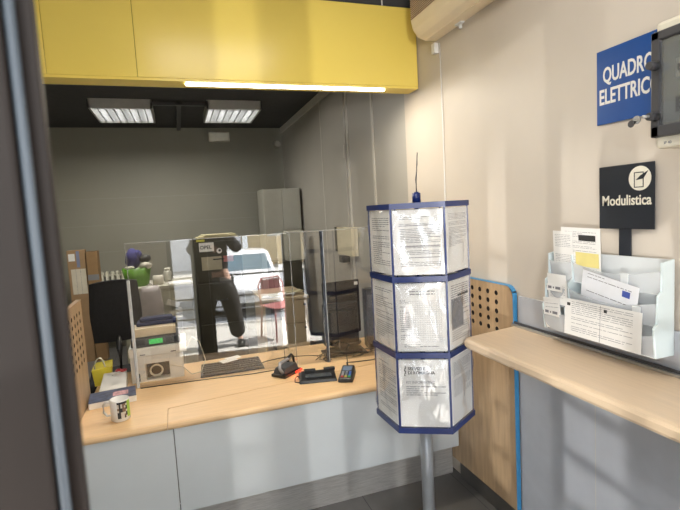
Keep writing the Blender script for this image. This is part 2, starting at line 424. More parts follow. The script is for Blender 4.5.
for i in range(8): br.box(.07+i*.035, .10+i*.035, -.124, -.117, .20, .26, OFFW, .002).box(.08+i*.035, .09+i*.035, -.127, -.122, .22, .24, DGREY)
for i in range(4): br.box(.07+i*.07, .13+i*.07, -.124, -.117, .10, .15, DGREY, .002)
br.obj('breaker_row', t)
MB().text('IP 40', .012, INK, at(.03, -.1155, .012)).obj('marking', t)

# ------------------------------------------------------------------ forms holder with sign
HOLD = mat('milky_plastic', (.74, .77, .78), .28, var=.02, alpha=.93)
HOLDS = mat('milky_plastic_side', (.70, .80, .82), .28, var=.02, alpha=.95)
t = thing('forms_holder', 'milky plastic three-tier leaflet holder full of forms above the writing shelf', 'leaflet holder', (WX-.012, 1.640, 1.150), -PI/2); t.scale = (.90, .80, .93)
LW = .57
side = [(0, 0), (-.105, 0), (-.118, .11), (-.092, .125), (-.096, .225), (-.066, .24), (-.072, .345), (0, .355)]
for a in (0, LW-.010): MB().prism(side, 'x', a, a+.010, HOLDS, .003).obj('side_panel', t)
MB().box(.008, LW-.008, -.012, -.004, .0, .352, HOLD).obj('back_panel', t)
NX = .145
for (a, b) in ((.006, NX), (NX, LW-.006)):
    for k, (zb, yb, zt) in enumerate(((.0, -.112, .085), (.11, -.090, .20), (.225, -.066, .315))):
        w0 = b-a; h = zt-zb; n = 10; vs = []
        for i in range(n+1):
            u = i/n; dip = .030*math.sin(PI*u) if k < 2 or b-a > .2 else .02*math.sin(PI*u)
            vs += [(a+w0*u, yb-.004*math.sin(PI*u)+.010, zb), (a+w0*u, yb-.006*math.sin(PI*u)-.004, zt-dip*(1 if b-a > .2 else .35))]
        m_ = MB(); nf = len(vs)
        m_.faces(vs, [(2*i, 2*i+2, 2*i+3, 2*i+1) for i in range(n)], clear('pocket_front', .07, (.93, .95, .96), haze=.42, rough=.25), smooth=True)
        m_.box(a, b, yb+.008, -.006, zb, zb+.003, HOLD)
        m_.obj('pocket', t, fix=False)
    if b < .3: MB().prism(side, 'x', b-.003, b+.003, HOLDS).obj('divider', t)
for k, (z, y) in enumerate(((.068, -.121), (.178, -.100))):
    MB().box(.020, .115, y-.001, y, z, z+.030, PAPER).box(.028, .05, y-.0016, y-.001, z+.010, z+.022, INK).box(.058, .066, y-.0016, y-.001, z+.012, z+.020, INK).box(.074, .104, y-.0016, y-.001, z+.010, z+.022, INK).obj('pocket_label', t)
for (x, z, y) in ((.40, .225, -.076), (.47, .11, -.10)): MB().box(x, x+.035, y-.004, y, z+.01, z+.07, HOLD, .002).obj('clip', t)
def printed(mb, w, h, y, seed, x0=0, z0=0, lines=16, m=INK, dens=.8, mx=.1, top=.08, hh=.35, xf=None, bars=True):
    """rows of small print on a sheet standing at local (x0..x0+w, z0..z0+h), a hair in front of y"""
    rg = random.Random(seed); dz = h*(1-2*top)/lines
    for i in range(lines):
        if rg.random() > dens: continue
        z = z0+h*(1-top)-dz*i; x = x0+w*mx; xe = x0+w*(1-mx)*(1 if rg.random() < .7 else rg.uniform(.4, .9))
        while x < xe:
            l = rg.uniform(.03, .16)*w; l = min(l, xe-x)
            mb.faces([(x, y, z), (x+l, y, z), (x+l, y, z+dz*hh), (x, y, z+dz*hh)], [(0, 1, 2, 3)], m, xf=xf); x += l+.012*w+.001
def tilted(x, y, z, lean, roll=0): return Matrix.Translation((x, y, z)) @ Matrix.Rotation(roll, 4, 'Y') @ Matrix.Rotation(lean, 4, 'X')
HM = Matrix.Translation((WX-.012, 1.640, 1.150)) @ Matrix.Rotation(-PI/2, 4, 'Z') @ Matrix.Diagonal((.90, .80, .93, 1))
def sheet(name, label, cat, w, h, x, y, z, lean, roll, seed, lines=14, m=PAPER, extra=None, dens=.8):
    mb = MB(); mb.box(0, w, -.0006, .0006, 0, h, m)
    printed(mb, w, h, -.0009, seed, lines=int(lines*1.4), dens=dens*.75, hh=.20)
    if extra: extra(mb)
    o = mb.obj(name); o.matrix_world = HM @ tilted(x, y, z, lean, roll)
    return tag(o, label, cat)
YELP = mat('yellow_highlight', (.85, .74, .28), .6)
def yel(mb): mb.box(.082, .205, -.0016, -.0008, .075, .135, YELP).box(.10, .19, -.0012, -.0008, .185, .21, INKD)
sheet('form_sheet', 'white payment form with yellow band and barcode in the top tier', 'form', .215, .24, .075, -.052, .228, .06, .04, 3, 22, extra=yel)
sheet('leaflet', 'narrow white leaflet in the top pocket at the left of the holder', 'leaflet', .115, .22, .030, -.058, .23, .05, .03, 4, 18)
sheet('leaflet', 'white leaflet sticking out of the middle narrow pocket', 'leaflet', .115, .14, .022, -.088, .118, .08, .02, 5, 12)
sheet('leaflet', 'white leaflet curling out of the bottom narrow pocket', 'leaflet', .10, .14, .020, -.106, .005, .04, -.10, 6, 10)
ENV = mat('envelope', (.78, .80, .84), .5)
def env(mb): mb.box(.20, .235, -.0014, -.0008, .085, .11, mat('stamp_blue', (.06, .10, .40), .5))
sheet('envelope', 'pale envelope with blue stamp slanting in the middle tier', 'envelope', .27, .14, .205, -.086, .155, .05, .18, 8, 6, ENV, env, dens=.4)
def frm(mb):
    mb.box(.012, .03, -.0012, -.0008, .125, .138, INKD); mb.box(.205, .22, -.0012, -.0008, .125, .138, INKD)
    mb.box(.188, .1895, -.0012, -.0008, .0, .15, INK)
sheet('form_sheet', 'long white double form filling the bottom tier', 'form', .375, .155, .150, -.128, .008, -.05, .01, 9, 12, extra=frm)

# black plate sign above it
t = thing('forms_sign', 'black plate sign reading Modulistica with a round pen and paper symbol', 'sign', (WX-.010, 1.424, 1.576), -PI/2)
NAVY = mat('sign_black', (.018, .022, .030), .35)
MB().box(0, .226, -.006, 0, 0, .234, NAVY, .004).obj('plate', t)
MB().box(.085, .135, -.004, .001, -.10, .001, NAVY, .001).obj('post', t)
CR = mat('sign_cream', (.82, .78, .66), .5)
tx = MB(); tx.text('Modulistica', .052, CR, at(.014, -.0065, .088), sx=.85, bold=.0009); tx.obj('lettering', t)
sy = MB().cyl((.172, -.0062, .180), (.172, -.0072, .180), .043, CR, 32)
sy.box(.150, .187, -.0080, -.0073, .148, .151, NAVY).box(.150, .187, -.0080, -.0073, .199, .202, NAVY).box(.150, .153, -.0080, -.0073, .148, .202, NAVY).box(.184, .187, -.0080, -.0073, .148, .202, NAVY)
sy.hull([(p, -.0074, q) for p, q in ((.157, .174), (.176, .190), (.205, .205), (.186, .178))], [(p, -.0086, q) for p, q in ((.157, .174), (.176, .190), (.205, .205), (.186, .178))], NAVY)
sy.obj('symbol', t)

# ------------------------------------------------------------------ revolving document display
CX, CY, RH = 1.083, 2.04, .232
ang = math.atan2(CX, CY)           # front face looks back at the entrance
t = thing('document_stand', 'hexagonal blue-framed revolving document stand with three tiers of printed sheets', 'display stand', (CX, CY, 0), -ang)
MB().cyl((0, 0, .02), (0, 0, .70), .031, mat('stand_grey', (.42, .44, .46), .35, metal=.3), 20).obj('pole', t)
MB().lathe([(0, 0), (.19, 0), (.19, .008), (.04, .02), (0, .02)], mat('stand_grey', (.42, .44, .46))).obj('base', t)
MB().cyl((0, 0, .70), (0, 0, 1.77), .012, BAND, 16).cyl((0, 0, 1.72), (0, 0, 1.765), .020, BAND, 16).obj('core_tube', t)
hexv = [(RH*math.cos(R(-120+60*k)), RH*math.sin(R(-120+60*k))) for k in range(6)]   # face 0 = front (-y)
def hexring(z0, z1, m, th=.004, off=.0):
    m_ = MB()
    for k in range(6):
        a, b = Vector(hexv[k]+(0,)), Vector(hexv[(k+1) % 6]+(0,)); n = ((a+b)/2).normalized()
        sc1, sc2 = (RH+off)/RH, (RH+off-th)/RH
        m_.hull([tuple(p*s_+Vector((0, 0, z0))) for p, s_ in ((a, sc1), (b, sc1), (b, sc2), (a, sc2))], [tuple(p*s_+Vector((0, 0, z1))) for p, s_ in ((a, sc1), (b, sc1), (b, sc2), (a, sc2))], m)
    return m_
for z0, z1 in ((1.693, 1.718), (1.367, 1.393), (1.021, 1.047), (.669, .695)): hexring(z0, z1, BAND, off=.010, th=.008).obj('band', t)
TOPP = MB().prism(hexv, 'z', 1.705, 1.709, BAND).obj('top_plate', t)
MB().prism(hexv, 'z', .672, .676, BAND).obj('bottom_plate', t)
for k, (x, y) in enumerate(hexv):
    MB().box(x-.0045, x+.0045, y-.0045, y+.0045, .69, 1.70, BAND).obj('upright', t)
wob = random.Random(5)
for k in range(6):
    a, b = Vector(hexv[k]+(0,)), Vector(hexv[(k+1) % 6]+(0,)); dr_ = (b-a); L_ = dr_.length; th = math.atan2(dr_.y, dr_.x)
    for j, (z0, z1) in enumerate(((1.05, 1.364), (1.398, 1.690), (.697, 1.016))):
        base = Matrix.Translation(a) @ Matrix.Rotation(th, 4, 'Z')
        m_ = MB(); w_, h_ = .220, z1-z0-.004
        m_.box(.006, .006+w_, -.0005, .0005, z0+.002, z0+.002+h_, PAPER)
        yy = -.0012; sd = k*10+j
        if k == 0 and j == 2:
            m_.text('SERVIZI E', .020, INKD, at(.046, yy, z0+.268), sx=.95, bold=.0006, ext=.0002)
            m_.text('DI ROMAGNA', .020, INKD, at(.046, yy, z0+.249), sx=.95, bold=.0006, ext=.0002)
            m_.tube([(.034+.004*math.sin(q*1.26), yy, z0+.286-q*.0045) for q in range(11)], .0022, INKD)
            m_.text('KIT INFORMATIVO', .018, INK, at(.036, yy, z0+.205), sx=.86, ext=.0002)
            printed(m_, w_, .05, yy, 77, x0=.014, z0=z0+.140, lines=5, dens=1, mx=.1, top=.02)
        elif k == 0 and j == 0:
            m_.text('Condizioni   foglio', .008, INK, at(.034, yy, z0+.285), ext=.0001)
            printed(m_, w_, .03, yy, 12, x0=.014, z0=z0+.245, lines=2, mx=.25)
            for q in range(20): m_.box(.060, .205, yy, yy+.0005, z0+.045+q*.0098, z0+.0456+q*.0098, INK)
            for q in range(15): m_.box(.060+q*.0103, .0605+q*.0103, yy, yy+.0005, z0+.045, z0+.231, INK)
            printed(m_, .05, .22, yy, 14, x0=.018, z0=z0+.03, lines=20)
            printed(m_, w_, .03, yy, 15, x0=.014, z0=z0+.012, lines=3)
        elif k == 1 and j == 0:
            printed(m_, w_, h_, yy, sd, x0=.014, z0=z0, lines=26, dens=.95)
            m_.box(.035, .155, yy-.0003, yy, z0+.09, z0+.225, INK); m_.box(.10, .21, yy-.0004, yy, z0+.232, z0+.243, INKD)
        else:
            n_ = 30 if k % 2 == 0 else 24
            printed(m_, w_, h_*(.62 if (k, j) in ((1, 1), (1, 2)) else .92), yy, sd, x0=.014, z0=z0+(h_*.34 if (k, j) in ((1, 1), (1, 2)) else .012), lines=n_, dens=.84, hh=.32)
            if k == 0:
                for q in (.072, .125, .165, .215): m_.box(.03, .21, yy-.0002, yy, z1-q, z1-q+.0022, INK)
                m_.text('Foglio', .011, INKD, at(.03, yy, z1-.03), ext=.0001)
        o = m_.obj('printed_sheet', t); o.matrix_local = base
        # crinkled clear pocket
        m_ = MB(); nx_, nz_ = 14, 18; vs = []
        for iz in range(nz_+1):
            for ix in range(nx_+1):
                u, v = ix/nx_, iz/nz_; e_ = min(u, 1-u, v, 1-v)*6; e_ = min(1, e_)
                fold = .008*math.sin(9*u+3.2*v+k*2+j)+.006*math.sin(4*u-7*v+j*1.7+k)+.0015*wob.uniform(-1, 1)
                vs.append((.006+(L_-.012)*u, -.009-e_*(.009+fold), z0+.001+(z1-z0-.002)*v))
        fs = [(iz*(nx_+1)+ix, iz*(nx_+1)+ix+1, (iz+1)*(nx_+1)+ix+1, (iz+1)*(nx_+1)+ix) for iz in range(nz_) for ix in range(nx_)]
        m_.faces(vs, fs, POCKET, smooth=True)
        o = m_.obj('clear_pocket', t, fix=False); o.matrix_local = base
MB().tube([(0, 0, 1.765), (.002, 0, 1.82), (.008, .0, 1.90), (.012, 0, 1.955)], .0022, DGREY).tube([(.003, .004, 1.765), (-.001, .003, 1.83), (.010, .003, 1.90), (.010, .004, 1.945)], .0018, DGREY).obj('wire', t)

# ------------------------------------------------------------------ clear acrylic screens on the desk
def screen(label, x0, x1, zt, dy=0, edge=True):
    yA = 3.03-.066*x0+dy; L_ = (x1-x0)*math.hypot(1, .066)
    t = thing('acrylic_screen', label, 'screen', (x0, yA, .70), math.atan(-.066))
    MB().box(0, L_, -.0005, .0005, .002, zt-.70, PLEXI).obj('sheet', t)
    e = MB().box(0, L_, -.003, .003, zt-.702, zt-.698, PLEXE)
    e.box(-.003, .001, -.003, .003, .0, zt-.70, PLEXE).box(L_-.001, L_+.003, -.003, .003, .0, zt-.70, PLEXE).obj('polished_edge', t)
    return t
sc = screen('tall clear acrylic screen at the left of the desk behind the mug and printer', -.31, .66, 1.578)
MB().box(-.012, .006, -.007, .007, 0, .66, mat('pale_strip', (.70, .74, .76), .15, alpha=.75), .003).obj('lit_edge_strip', sc)  # added strip; the lit acrylic edge is put into its pale colour
screen('narrow clear acrylic screen joining the two long ones behind the barcode scanner', .585, .865, 1.579, .012)
sc = screen('clear acrylic screen at the right of the desk in front of the monitors', .872, 1.49, 1.58)
MB().box(-.010, .004, -.012, .012, 0, .878, mat('joint_bar', (.10, .12, .16), .08, metal=.6, var=.6, scale=40), .003).box(.004, .012, -.008, .008, 0, .878, mat('pale_strip', (.70, .74, .76)), .002).obj('joint_bar', sc)
tag(MB().tube([(-.30, 3.03, .704), (.10, 3.0, .704), (.37, 2.965, .704), (.52, 2.97, .704)], .0025, BLK, 6).obj('cable'), 'thin black cable along the foot of the left acrylic screen', 'cable')

# ------------------------------------------------------------------ small things on the service desk
Z0 = .70
t = thing('mug', 'white mug with dark and green picture on the desk near its left end', 'mug', (-.362, 2.60, Z0), R(-12)); t.scale = (1.1, 1.1, 1.1)
MB().lathe([(0, 0), (.036, 0), (.041, .004), (.042, .10), (.0385, .101), (.038, .008), (0, .006)], mat('mug_ceramic', (.80, .80, .78), .2, var=.01)).obj('cup', t)
MB().tube([(-.040, 0, .082), (-.060, 0, .088), (-.074, 0, .072), (-.074, 0, .040), (-.060, 0, .022), (-.040, 0, .024)], .0055, mat('mug_ceramic', (.80, .80, .78))).obj('handle', t)
pc = MB()
rg = random.Random(2)
for i in range(9):
    for j in range(8):
        a0, a1 = R(-88+i*10), R(-88+i*10+10.2); z0, z1 = .018+j*.0095, .018+j*.0095+.0097; r_ = .0427
        if i >= 6: c = mat('print_green', (.32, .52, .06), .4)
        elif j > 6 or (i in (1, 5) and rg.random() < .8): c = INKD
        else: c = rg.choice([INKD, mat('print_brown', (.22, .13, .08), .5), mat('print_pale', (.62, .58, .5), .5), mat('print_pale', (.62, .58, .5), .5)])
        pc.faces([(r_*math.cos(a0), r_*math.sin(a0), z0), (r_*math.cos(a1), r_*math.sin(a1), z0), (r_*math.cos(a1), r_*math.sin(a1), z1), (r_*math.cos(a0), r_*math.sin(a0), z1)], [(0, 1, 2, 3)], c)
pc.obj('picture', t)

t = thing('magazine', 'closed stack of white paper under a dark blue magazine cover behind the mug', 'magazine', (-.455, 2.915, Z0), R(6))
MB().box(-.10, .14, -.10, .07, 0, .034, PAPER, .002).obj('paper_block', t)
MB().box(-.10, .14, -.10, .07, .0345, .037, mat('cover_blue', (.07, .09, .17), .3, var=.5, scale=30)).box(.02, .10, -.05, .02, .037, .0375, mat('cover_pink', (.55, .30, .33), .4, var=.4, scale=60)).obj('cover', t)
t = thing('document_tray', 'shallow white sloping tray between the yellow bag and the printer', 'tray', (-.425, 3.10, Z0), R(3)); t.scale = (.85, .9, .8)
MB().hull([(-.13, -.10, 0), (.055, -.10, 0), (.055, .11, 0), (-.13, .11, 0)], [(-.12, -.08, .035), (.052, -.08, .035), (.052, .11, .10), (-.10, .11, .10)], mat('tray_grey_white', (.66, .64, .60), .4), .003).obj('body', t)
t = thing('scissors', 'small pair of red-handled scissors lying on the white tray', 'scissors', (-.425, 3.17, .785), R(-25))
sc_ = mat('red_plastic', (.45, .02, .03), .4)
MB().box(-.006, .006, -.07, .0, -.001, .002, STEEL).obj('blade', t)
MB().tube([(.018+.014*math.cos(a), .02+.02*math.sin(a), .002) for a in [i*PI/5 for i in range(10)]], .0045, sc_, 6, True).tube([(-.018+.014*math.cos(a), .02+.02*math.sin(a), .002) for a in [i*PI/5 for i in range(10)]], .0045, sc_, 6, True).obj('handle', t)
t = thing('gift_bag', 'small yellow bag with a pale looped handle at the left end of the desk', 'bag', (-.535, 3.30, Z0), R(4)); t.scale = (1, 1, .75)
YB_ = mat('bag_yellow', (.72, .60, .05), .5)
m_ = MB(); m_.hull([(-.045, -.09, 0), (.045, -.09, 0), (.045, .07, 0), (-.045, .07, 0)], [(-.056, -.10, .14), (.062, -.10, .155), (.056, .08, .15), (-.052, .08, .14)], YB_, .003); m_.obj('bag_body', t)
MB().tube([(-.01+.03*math.cos(a), -.075, .13+.10*math.sin(a)) for a in [i*PI/10 for i in range(11)]], .005, mat('cord_cream', (.6, .57, .45), .6)).obj('handle', t)

# receipt printer / cash unit with display behind the left screen
t = thing('counter_printer', 'boxy aged-white printer with a coil of cable in its front recess', 'printer', (-.355, 3.14, Z0), R(0))
OB = mat('printer_shell', (.74, .72, .66), .4, var=.03)
m_ = MB(); m_.box(0, .31, .06, .26, 0, .205, OB, .006); m_.box(0, .085, 0, .062, 0, .205, OB, .004); m_.box(.225, .31, 0, .062, 0, .205, OB, .004); m_.box(.083, .227, 0, .062, .115, .205, OB, .002); m_.box(.083, .227, 0, .062, 0, .012, OB)
m_.obj('housing', t)
MB().box(-.005, .335, -.012, .27, .165, .222, OB, .006).box(.06, .09, -.0135, -.012, .176, .182, DGREY).box(.24, .27, -.0135, -.012, .176, .182, DGREY).obj('lid', t)
MB().box(.086, .224, .058, .0605, .013, .114, BLK).obj('recess', t)
MB().box(.032, .050, -.004, .004, .01, .06, BLK, .002).obj('lock', t)
cb = MB()
for k in range(6):
    cb.tube([(.145+(.036+.004*math.sin(k*2))*math.cos(a), .026+.004*k-.008+.004*math.sin(a*2+k), .052+(.034+.003*math.cos(k))*math.sin(a)) for a in [i*PI/8 for i in range(16)]], .0028, mat('cable_ivory', (.66, .62, .50), .5), 6, True)
tag(cb.obj('cable_coil', None, (-.355, 3.14, Z0+.008)), 'coil of ivory cable in the recess of the white printer', 'cable')
t = thing('customer_display', 'dark display unit with a glowing green screen on top of the printer', 'display', (-.342, 3.145, .923))
MB().box(0, .29, .0, .19, 0, .058, DGREY, .006).obj('housing', t)
MB().box(.105, .185, -.003, .001, .014, .045, mat('lcd_green', (.04, .32, .07), .4, emit=.55, ecol=(.08, .62, .14), var=.5, scale=90)).obj('green_screen', t)
MB().box(.02, .08, -.002, .001, .014, .045, mat('screen_dark', (.03, .035, .04), .15)).obj('dark_window', t)
MB().box(.205, .27, -.002, .001, .014, .045, mat('screen_dark', (.03, .035, .04))).obj('dark_window', t)
t = thing('cardboard_tray', 'flat pale cardboard box lying on the display unit', 'box', (-.335, 3.165, .982), R(2))
MB().box(0, .26, 0, .16, 0, .052, mat('pale_card', (.66, .55, .38), .6), .003).obj('box_body', t)
t = thing('folded_cloth', 'dark blue cloth folded on the pale cardboard box', 'cloth', (-.31, 3.235, 1.035))
MB().box(0, .24, 0, .12, 0, .022, mat('navy_cloth', (.02, .03, .09), .8), .006).box(.02, .22, .02, .10, .022, .046, mat('navy_cloth', (.02, .03, .09)), .008).obj('fold', t)
tag(MB().tube([(-.03, 3.17, .86), (.02, 3.15, .95), (.06, 3.13, .92), (.09, 3.11, .80), (.06, 3.09, .73), (.0, 3.07, .73), (-.05, 3.06, .79), (-.12, 3.10, .80)], .003, mat('cable_ivory', (.66, .62, .50)), 6).obj('cable'), 'ivory cable looping off the right side of the white printer', 'cable')

t = thing('keyboard', 'black slab keyboard with papers on it behind the left acrylic screen', 'keyboard', (.05, 3.05, Z0), R(-1)); t.scale = (.88, 1, 1)
MB().hull([(0, 0, 0), (.46, 0, 0), (.45, .19, 0), (.01, .19, 0)], [(.003, .004, .015), (.457, .004, .015), (.446, .186, .032), (.013, .186, .032)], BLK, .003).obj('body', t)
kk = MB()
for r_ in range(5):
    for c in range(20): kk.box(.02+c*.0212, .038+c*.0212, .02+r_*.031, .046+r_*.031, .018+r_*.0031, .026+r_*.0031, BLK, .001, 1)
kk.obj('keys', t)
tag(MB().box(0, .11, 0, .07, 0, .002, PAPER).box(.05, .15, .03, .09, .002, .004, PAPER).obj('note_slip', None, (.20, 3.15, .742), R(20)), 'small loose white slips on the black keyboard', 'paper')

t = thing('barcode_scanner', 'black hand scanner with grey strap and glowing red end on the desk', 'scanner', (.565, 2.875, Z0), R(40))
MB().box(-.085, .085, -.055, .055, 0, .020, BLK, .004).obj('base', t)
MB().hull([(-.08, -.045, .02), (.07, -.045, .02), (.07, .045, .02), (-.08, .045, .02)], [(-.06, -.04, .055), (.06, -.035, .062), (.06, .035, .062), (-.06, .04, .055)], DGREY, .006).obj('head', t)
MB().tube([(-.075, -.03, .03), (-.09, -.02, .062), (-.06, 0, .085), (-.01, 0, .088), (.04, .0, .088)], .010, mat('strap_grey', (.30, .30, .31), .4)).tube([(.02, 0, .07), (.03, 0, .10), (.055, 0, .11), (.075, 0, .09), (.08, 0, .05)], .008, BLK).obj('strap', t)
MB().box(.02, .088, -.0595, -.054, .004, .017, mat('red_glow', (.8, .03, .02), .4, emit=1.6, ecol=(1, .05, .02), var=0), .001).obj('red_light', t)
RL = lamp('red_light_lamp', 'POINT', .04, (.60, 2.805, .712), (0, 0, -1), (1, .15, .05), shadow_soft_size=.01)

t = thing('signature_pad', 'flat black open device cradle lying on the desk beside the payment terminal', 'device', (.728, 2.69, Z0), R(-12))
MB().hull([(-.125, -.07, 0), (.10, -.07, 0), (.10, .085, 0), (-.115, .085, 0)], [(-.118, -.064, .015), (.095, -.064, .015), (.095, .08, .030), (-.108, .08, .030)], BLK, .004).box(-.09, -.02, .06, .085, .025, .040, BLK, .003).box(.03, .10, .06, .085, .025, .042, BLK, .003).box(-.125, -.11, -.06, .08, .0, .022, DGREY, .002).obj('body', t)
MB().box(-.085, .07, -.03, .045, .0215, .0245, mat('pad_window', (.05, .06, .07), .12)).obj('window', t)
tag(MB().tube([(.60, 2.67, .704), (.575, 2.69, .704), (.585, 2.73, .712), (.605, 2.76, .715), (.62, 2.77, .70)], .003, BLK, 6).ball((.600, 2.665, .706), .007, BLK).obj('cable'), 'short black cable end hanging off the device cradle', 'cable')

t = thing('payment_terminal', 'small black card payment terminal with coloured keys on the desk', 'payment terminal', (.885, 2.635, Z0), R(-27)); t.scale = (1.25, 1.1, 1.15)
MB().hull([(-.036, -.085, 0), (.036, -.085, 0), (.036, .075, 0), (-.036, .075, 0)], [(-.033, -.082, .022), (.033, -.082, .022), (.030, .072, .045), (-.030, .072, .045)], BLK, .006).obj('body', t)
def top_z(y): return .022+(.023)*(y+.082)/.154
kk = MB()
for r_ in range(4):
    for c in range(3):
        y = -.068+r_*.016; x = -.022+c*.017
        cm = mat('key_grey', (.30, .32, .34), .4)
        if r_ == 0: cm = (mat('key_red', (.6, .05, .04), .4), mat('key_yellow', (.75, .62, .08), .4), mat('key_green', (.06, .42, .12), .4))[c]
        elif c == 2: cm = mat('key_blue', (.10, .20, .62), .4)
        kk.box(x, x+.011, y, y+.011, top_z(y), top_z(y)+.005, cm)
kk.obj('keys', t)
MB().hull([(-.022, .005, top_z(.005)), (.022, .005, top_z(.005)), (.022, .05, top_z(.05)), (-.022, .05, top_z(.05))], [(-.022, .005, top_z(.005)+.002), (.022, .005, top_z(.005)+.002), (.022, .05, top_z(.05)+.002), (-.022, .05, top_z(.05)+.002)], mat('lcd_blue', (.16, .22, .32), .15)).obj('screen', t)
tag(MB().tube([(.915, 2.70, .725), (.94, 2.80, .735), (1.0, 2.86, .71), (1.15, 2.86, .704), (1.26, 2.93, .704), (1.30, 3.04, .72), (1.24, 3.12, .74)], .0032, BLK, 6).tube([(.93, 2.74, .72), (.96, 2.86, .80), (1.02, 2.95, .80), (1.04, 3.05, .74)], .0028, BLK, 6).obj('cable'), 'black cable running from the payment terminal to the monitors', 'cable')

t = thing('monitor', 'wide black monitor seen from behind, tilted, with a small white sticker', 'monitor', (1.12, 3.36, Z0), R(6))
MB().lathe([(0, 0), (.13, 0), (.13, .008), (.03, .018), (0, .018)], BLK).obj('base', t)
MB().box(-.03, .03, -.01, .02, .01, .36, BLK, .004).obj('stand', t)
MB().box(-.145, .16, .015, .045, .06, .47, BLK, .008).box(-.11, .12, -.012, .02, .12, .37, BLK, .008).obj('back_shell', t)
MB().box(.115, .145, .0125, .0145, .43, .455, PAPER).obj('sticker', t)
t = thing('touch_terminal', 'thick black all-in-one terminal seen from behind on a flat foot', 'computer', (1.035, 3.135, Z0), R(-4))
MB().box(-.15, .15, -.11, .07, 0, .014, BLK, .005).box(-.12, .12, -.09, .05, .014, .03, BLK, .006).obj('base', t)
MB().box(-.028, .028, -.02, .02, .02, .30, BLK, .005).obj('stand', t)
MB().box(-.13, .13, .02, .06, .05, .35, BLK, .010).box(-.09, .09, -.02, .024, .09, .30, BLK, .010).obj('back_shell', t)
t = thing('upright_device', 'tall narrow black device standing beside the terminal', 'device', (1.27, 3.17, Z0), R(-8))
MB().box(-.045, .05, -.05, .05, 0, .43, BLK, .008).obj('body', t)
MB().box(-.03, .035, -.052, -.049, .30, .39, DGREY).obj('window', t)
tg = MB(); rg = random.Random(11)
for k in range(7):
    x, y = .88+rg.random()*.35, 2.98+rg.random()*.1; p = [(x, y, .705)]
    for q in range(7):
        x += rg.uniform(-.09, .09); y += rg.uniform(-.03, .05); p.append((min(1.4, max(.8, x)), min(3.2, max(2.96, y)), .705+rg.random()*.03*(q % 2)))
    sm = []
    for a, b in zip(p, p[1:]):
        for u in (0, .33, .66): sm.append(tuple(Vector(a).lerp(Vector(b), u)))
    tg.tube(sm, .0026, BLK, 5)
tag(tg.obj('cable_tangle'), 'tangle of black cables around the monitor feet', 'cable')
tag(MB().tube([(.36, 3.10, .706), (.5, 3.18, .706), (.62, 3.2, .706), (.78, 3.16, .706), (.9, 3.08, .706), (1.0, 3.05, .71)], .003, BLK, 6).obj('cable'), 'black cable crossing the desk behind the barcode scanner', 'cable')

# ------------------------------------------------------------------ back office
def ceiling_lamp(x0, x1, y0, y1, label):
    t = thing('ceiling_light', label, 'ceiling light', (x0, y0, 2.88), 0, None)
    w, d_ = x1-x0, y1-y0; hs = mat('lamp_housing', (.50, .50, .48), .4)
    m_ = MB()
    for a in ((0, .018, 0, d_), (w-.018, w, 0, d_), (0, w, 0, .018), (0, w, d_-.018, d_)): m_.box(a[0], a[1], a[2], a[3], 0, .085, hs)
    m_.box(0, w, 0, d_, .083, .098, hs); m_.obj('housing', t)
    g = MB(); n = 8
    for i in range(1, n): g.box(w*i/n-.004, w*i/n+.004, .018, d_-.018, .004, .045, ALU)
    for i in range(1, 9): g.box(.018, w-.018, d_*i/9-.003, d_*i/9+.003, .004, .045, ALU)
    g.obj('louvre', t)
    e = MB()
    for i in range(4): e.cyl((w*(i+.5)/4, .03, .062), (w*(i+.5)/4, d_-.03, .062), .013, mat('tube_glow', (1, .97, .92), .5, emit=8, var=0), 10)
    e.obj('light_tube', t)
ceiling_lamp(-.775, -.167, 5.46, 6.25, 'square louvred ceiling light on the left of the dark office ceiling')
ceiling_lamp(.392, .983, 5.43, 6.22, 'square louvred ceiling light nearer the right office wall, brighter of the two')
lamp('office_light', 'AREA', 42, (-.3, 5.3, 2.84), (0, -.1, -1), (1, .95, .85), size=.8)
tag(MB().box(-.17, .392, 5.5, 5.54, 2.93, 2.965, DGREY).box(.08, .13, 5.5, 7.09, 2.94, 2.975, DGREY).obj('cable_trunking'), 'dark trunking between the two ceiling lights', 'trunking')
t = thing('emergency_light', 'small rectangular emergency light high on the back office wall', 'emergency light', (.50, YB, 2.78))
MB().box(0, .29, -.05, -.001, 0, .135, OFFW, .006).obj('housing', t)
MB().box(.02, .27, -.054, -.049, .02, .115, mat('diffuser', (.62, .60, .50), .3, emit=.12, var=.1)).obj('diffuser', t)
t = thing('smoke_detector', 'round grey detector on the back wall by the corner', 'detector', (1.48, YB, 2.74))
MB().cyl((0, -.001, 0), (0, -.05, 0), .055, GREYT, 20, .04).obj('housing', t)

t = thing('metal_cabinet', 'tall plain grey metal cabinet in the back right corner', 'cabinet', (1.04, 6.08, 0)); t.scale = (.92, 1, 1)
GC = mat('cabinet_grey', (.34, .335, .29), .45, var=.02)
MB().box(0, .53, 0, .45, .0, 2.03, GC, .004).obj('body', t)
for a in (0, 1): MB().box(.006+a*.26, .262+a*.26, -.012, -.001, .05, 2.02, GC, .002).obj('door', t)
t = thing('filing_cabinet', 'dark olive cabinet covered with stickers behind the acrylic screen', 'cabinet', (.135, 5.5, 0))
DK = mat('dark_olive', (.050, .046, .030), .5)
MB().box(0, .52, 0, .5, 0, 1.475, DK, .004).obj('body', t)
for k in range(3): 
    d_ = MB().box(.008, .512, -.014, -.001, .05+k*.47, .50+k*.47, DK, .003).obj('drawer', t)
    MB().tube([(.20, -.014, .30+k*.47), (.20, -.04, .30+k*.47), (.32, -.04, .30+k*.47), (.32, -.014, .30+k*.47)], .006, BLK, 6).obj('handle', d_)
MB().box(.055, .215, -.0165, -.0145, 1.33, 1.43, PAPER).text('OPEL', .055, INKD, at(.062, -.0170, 1.36), bold=.001).obj('sticker', t)
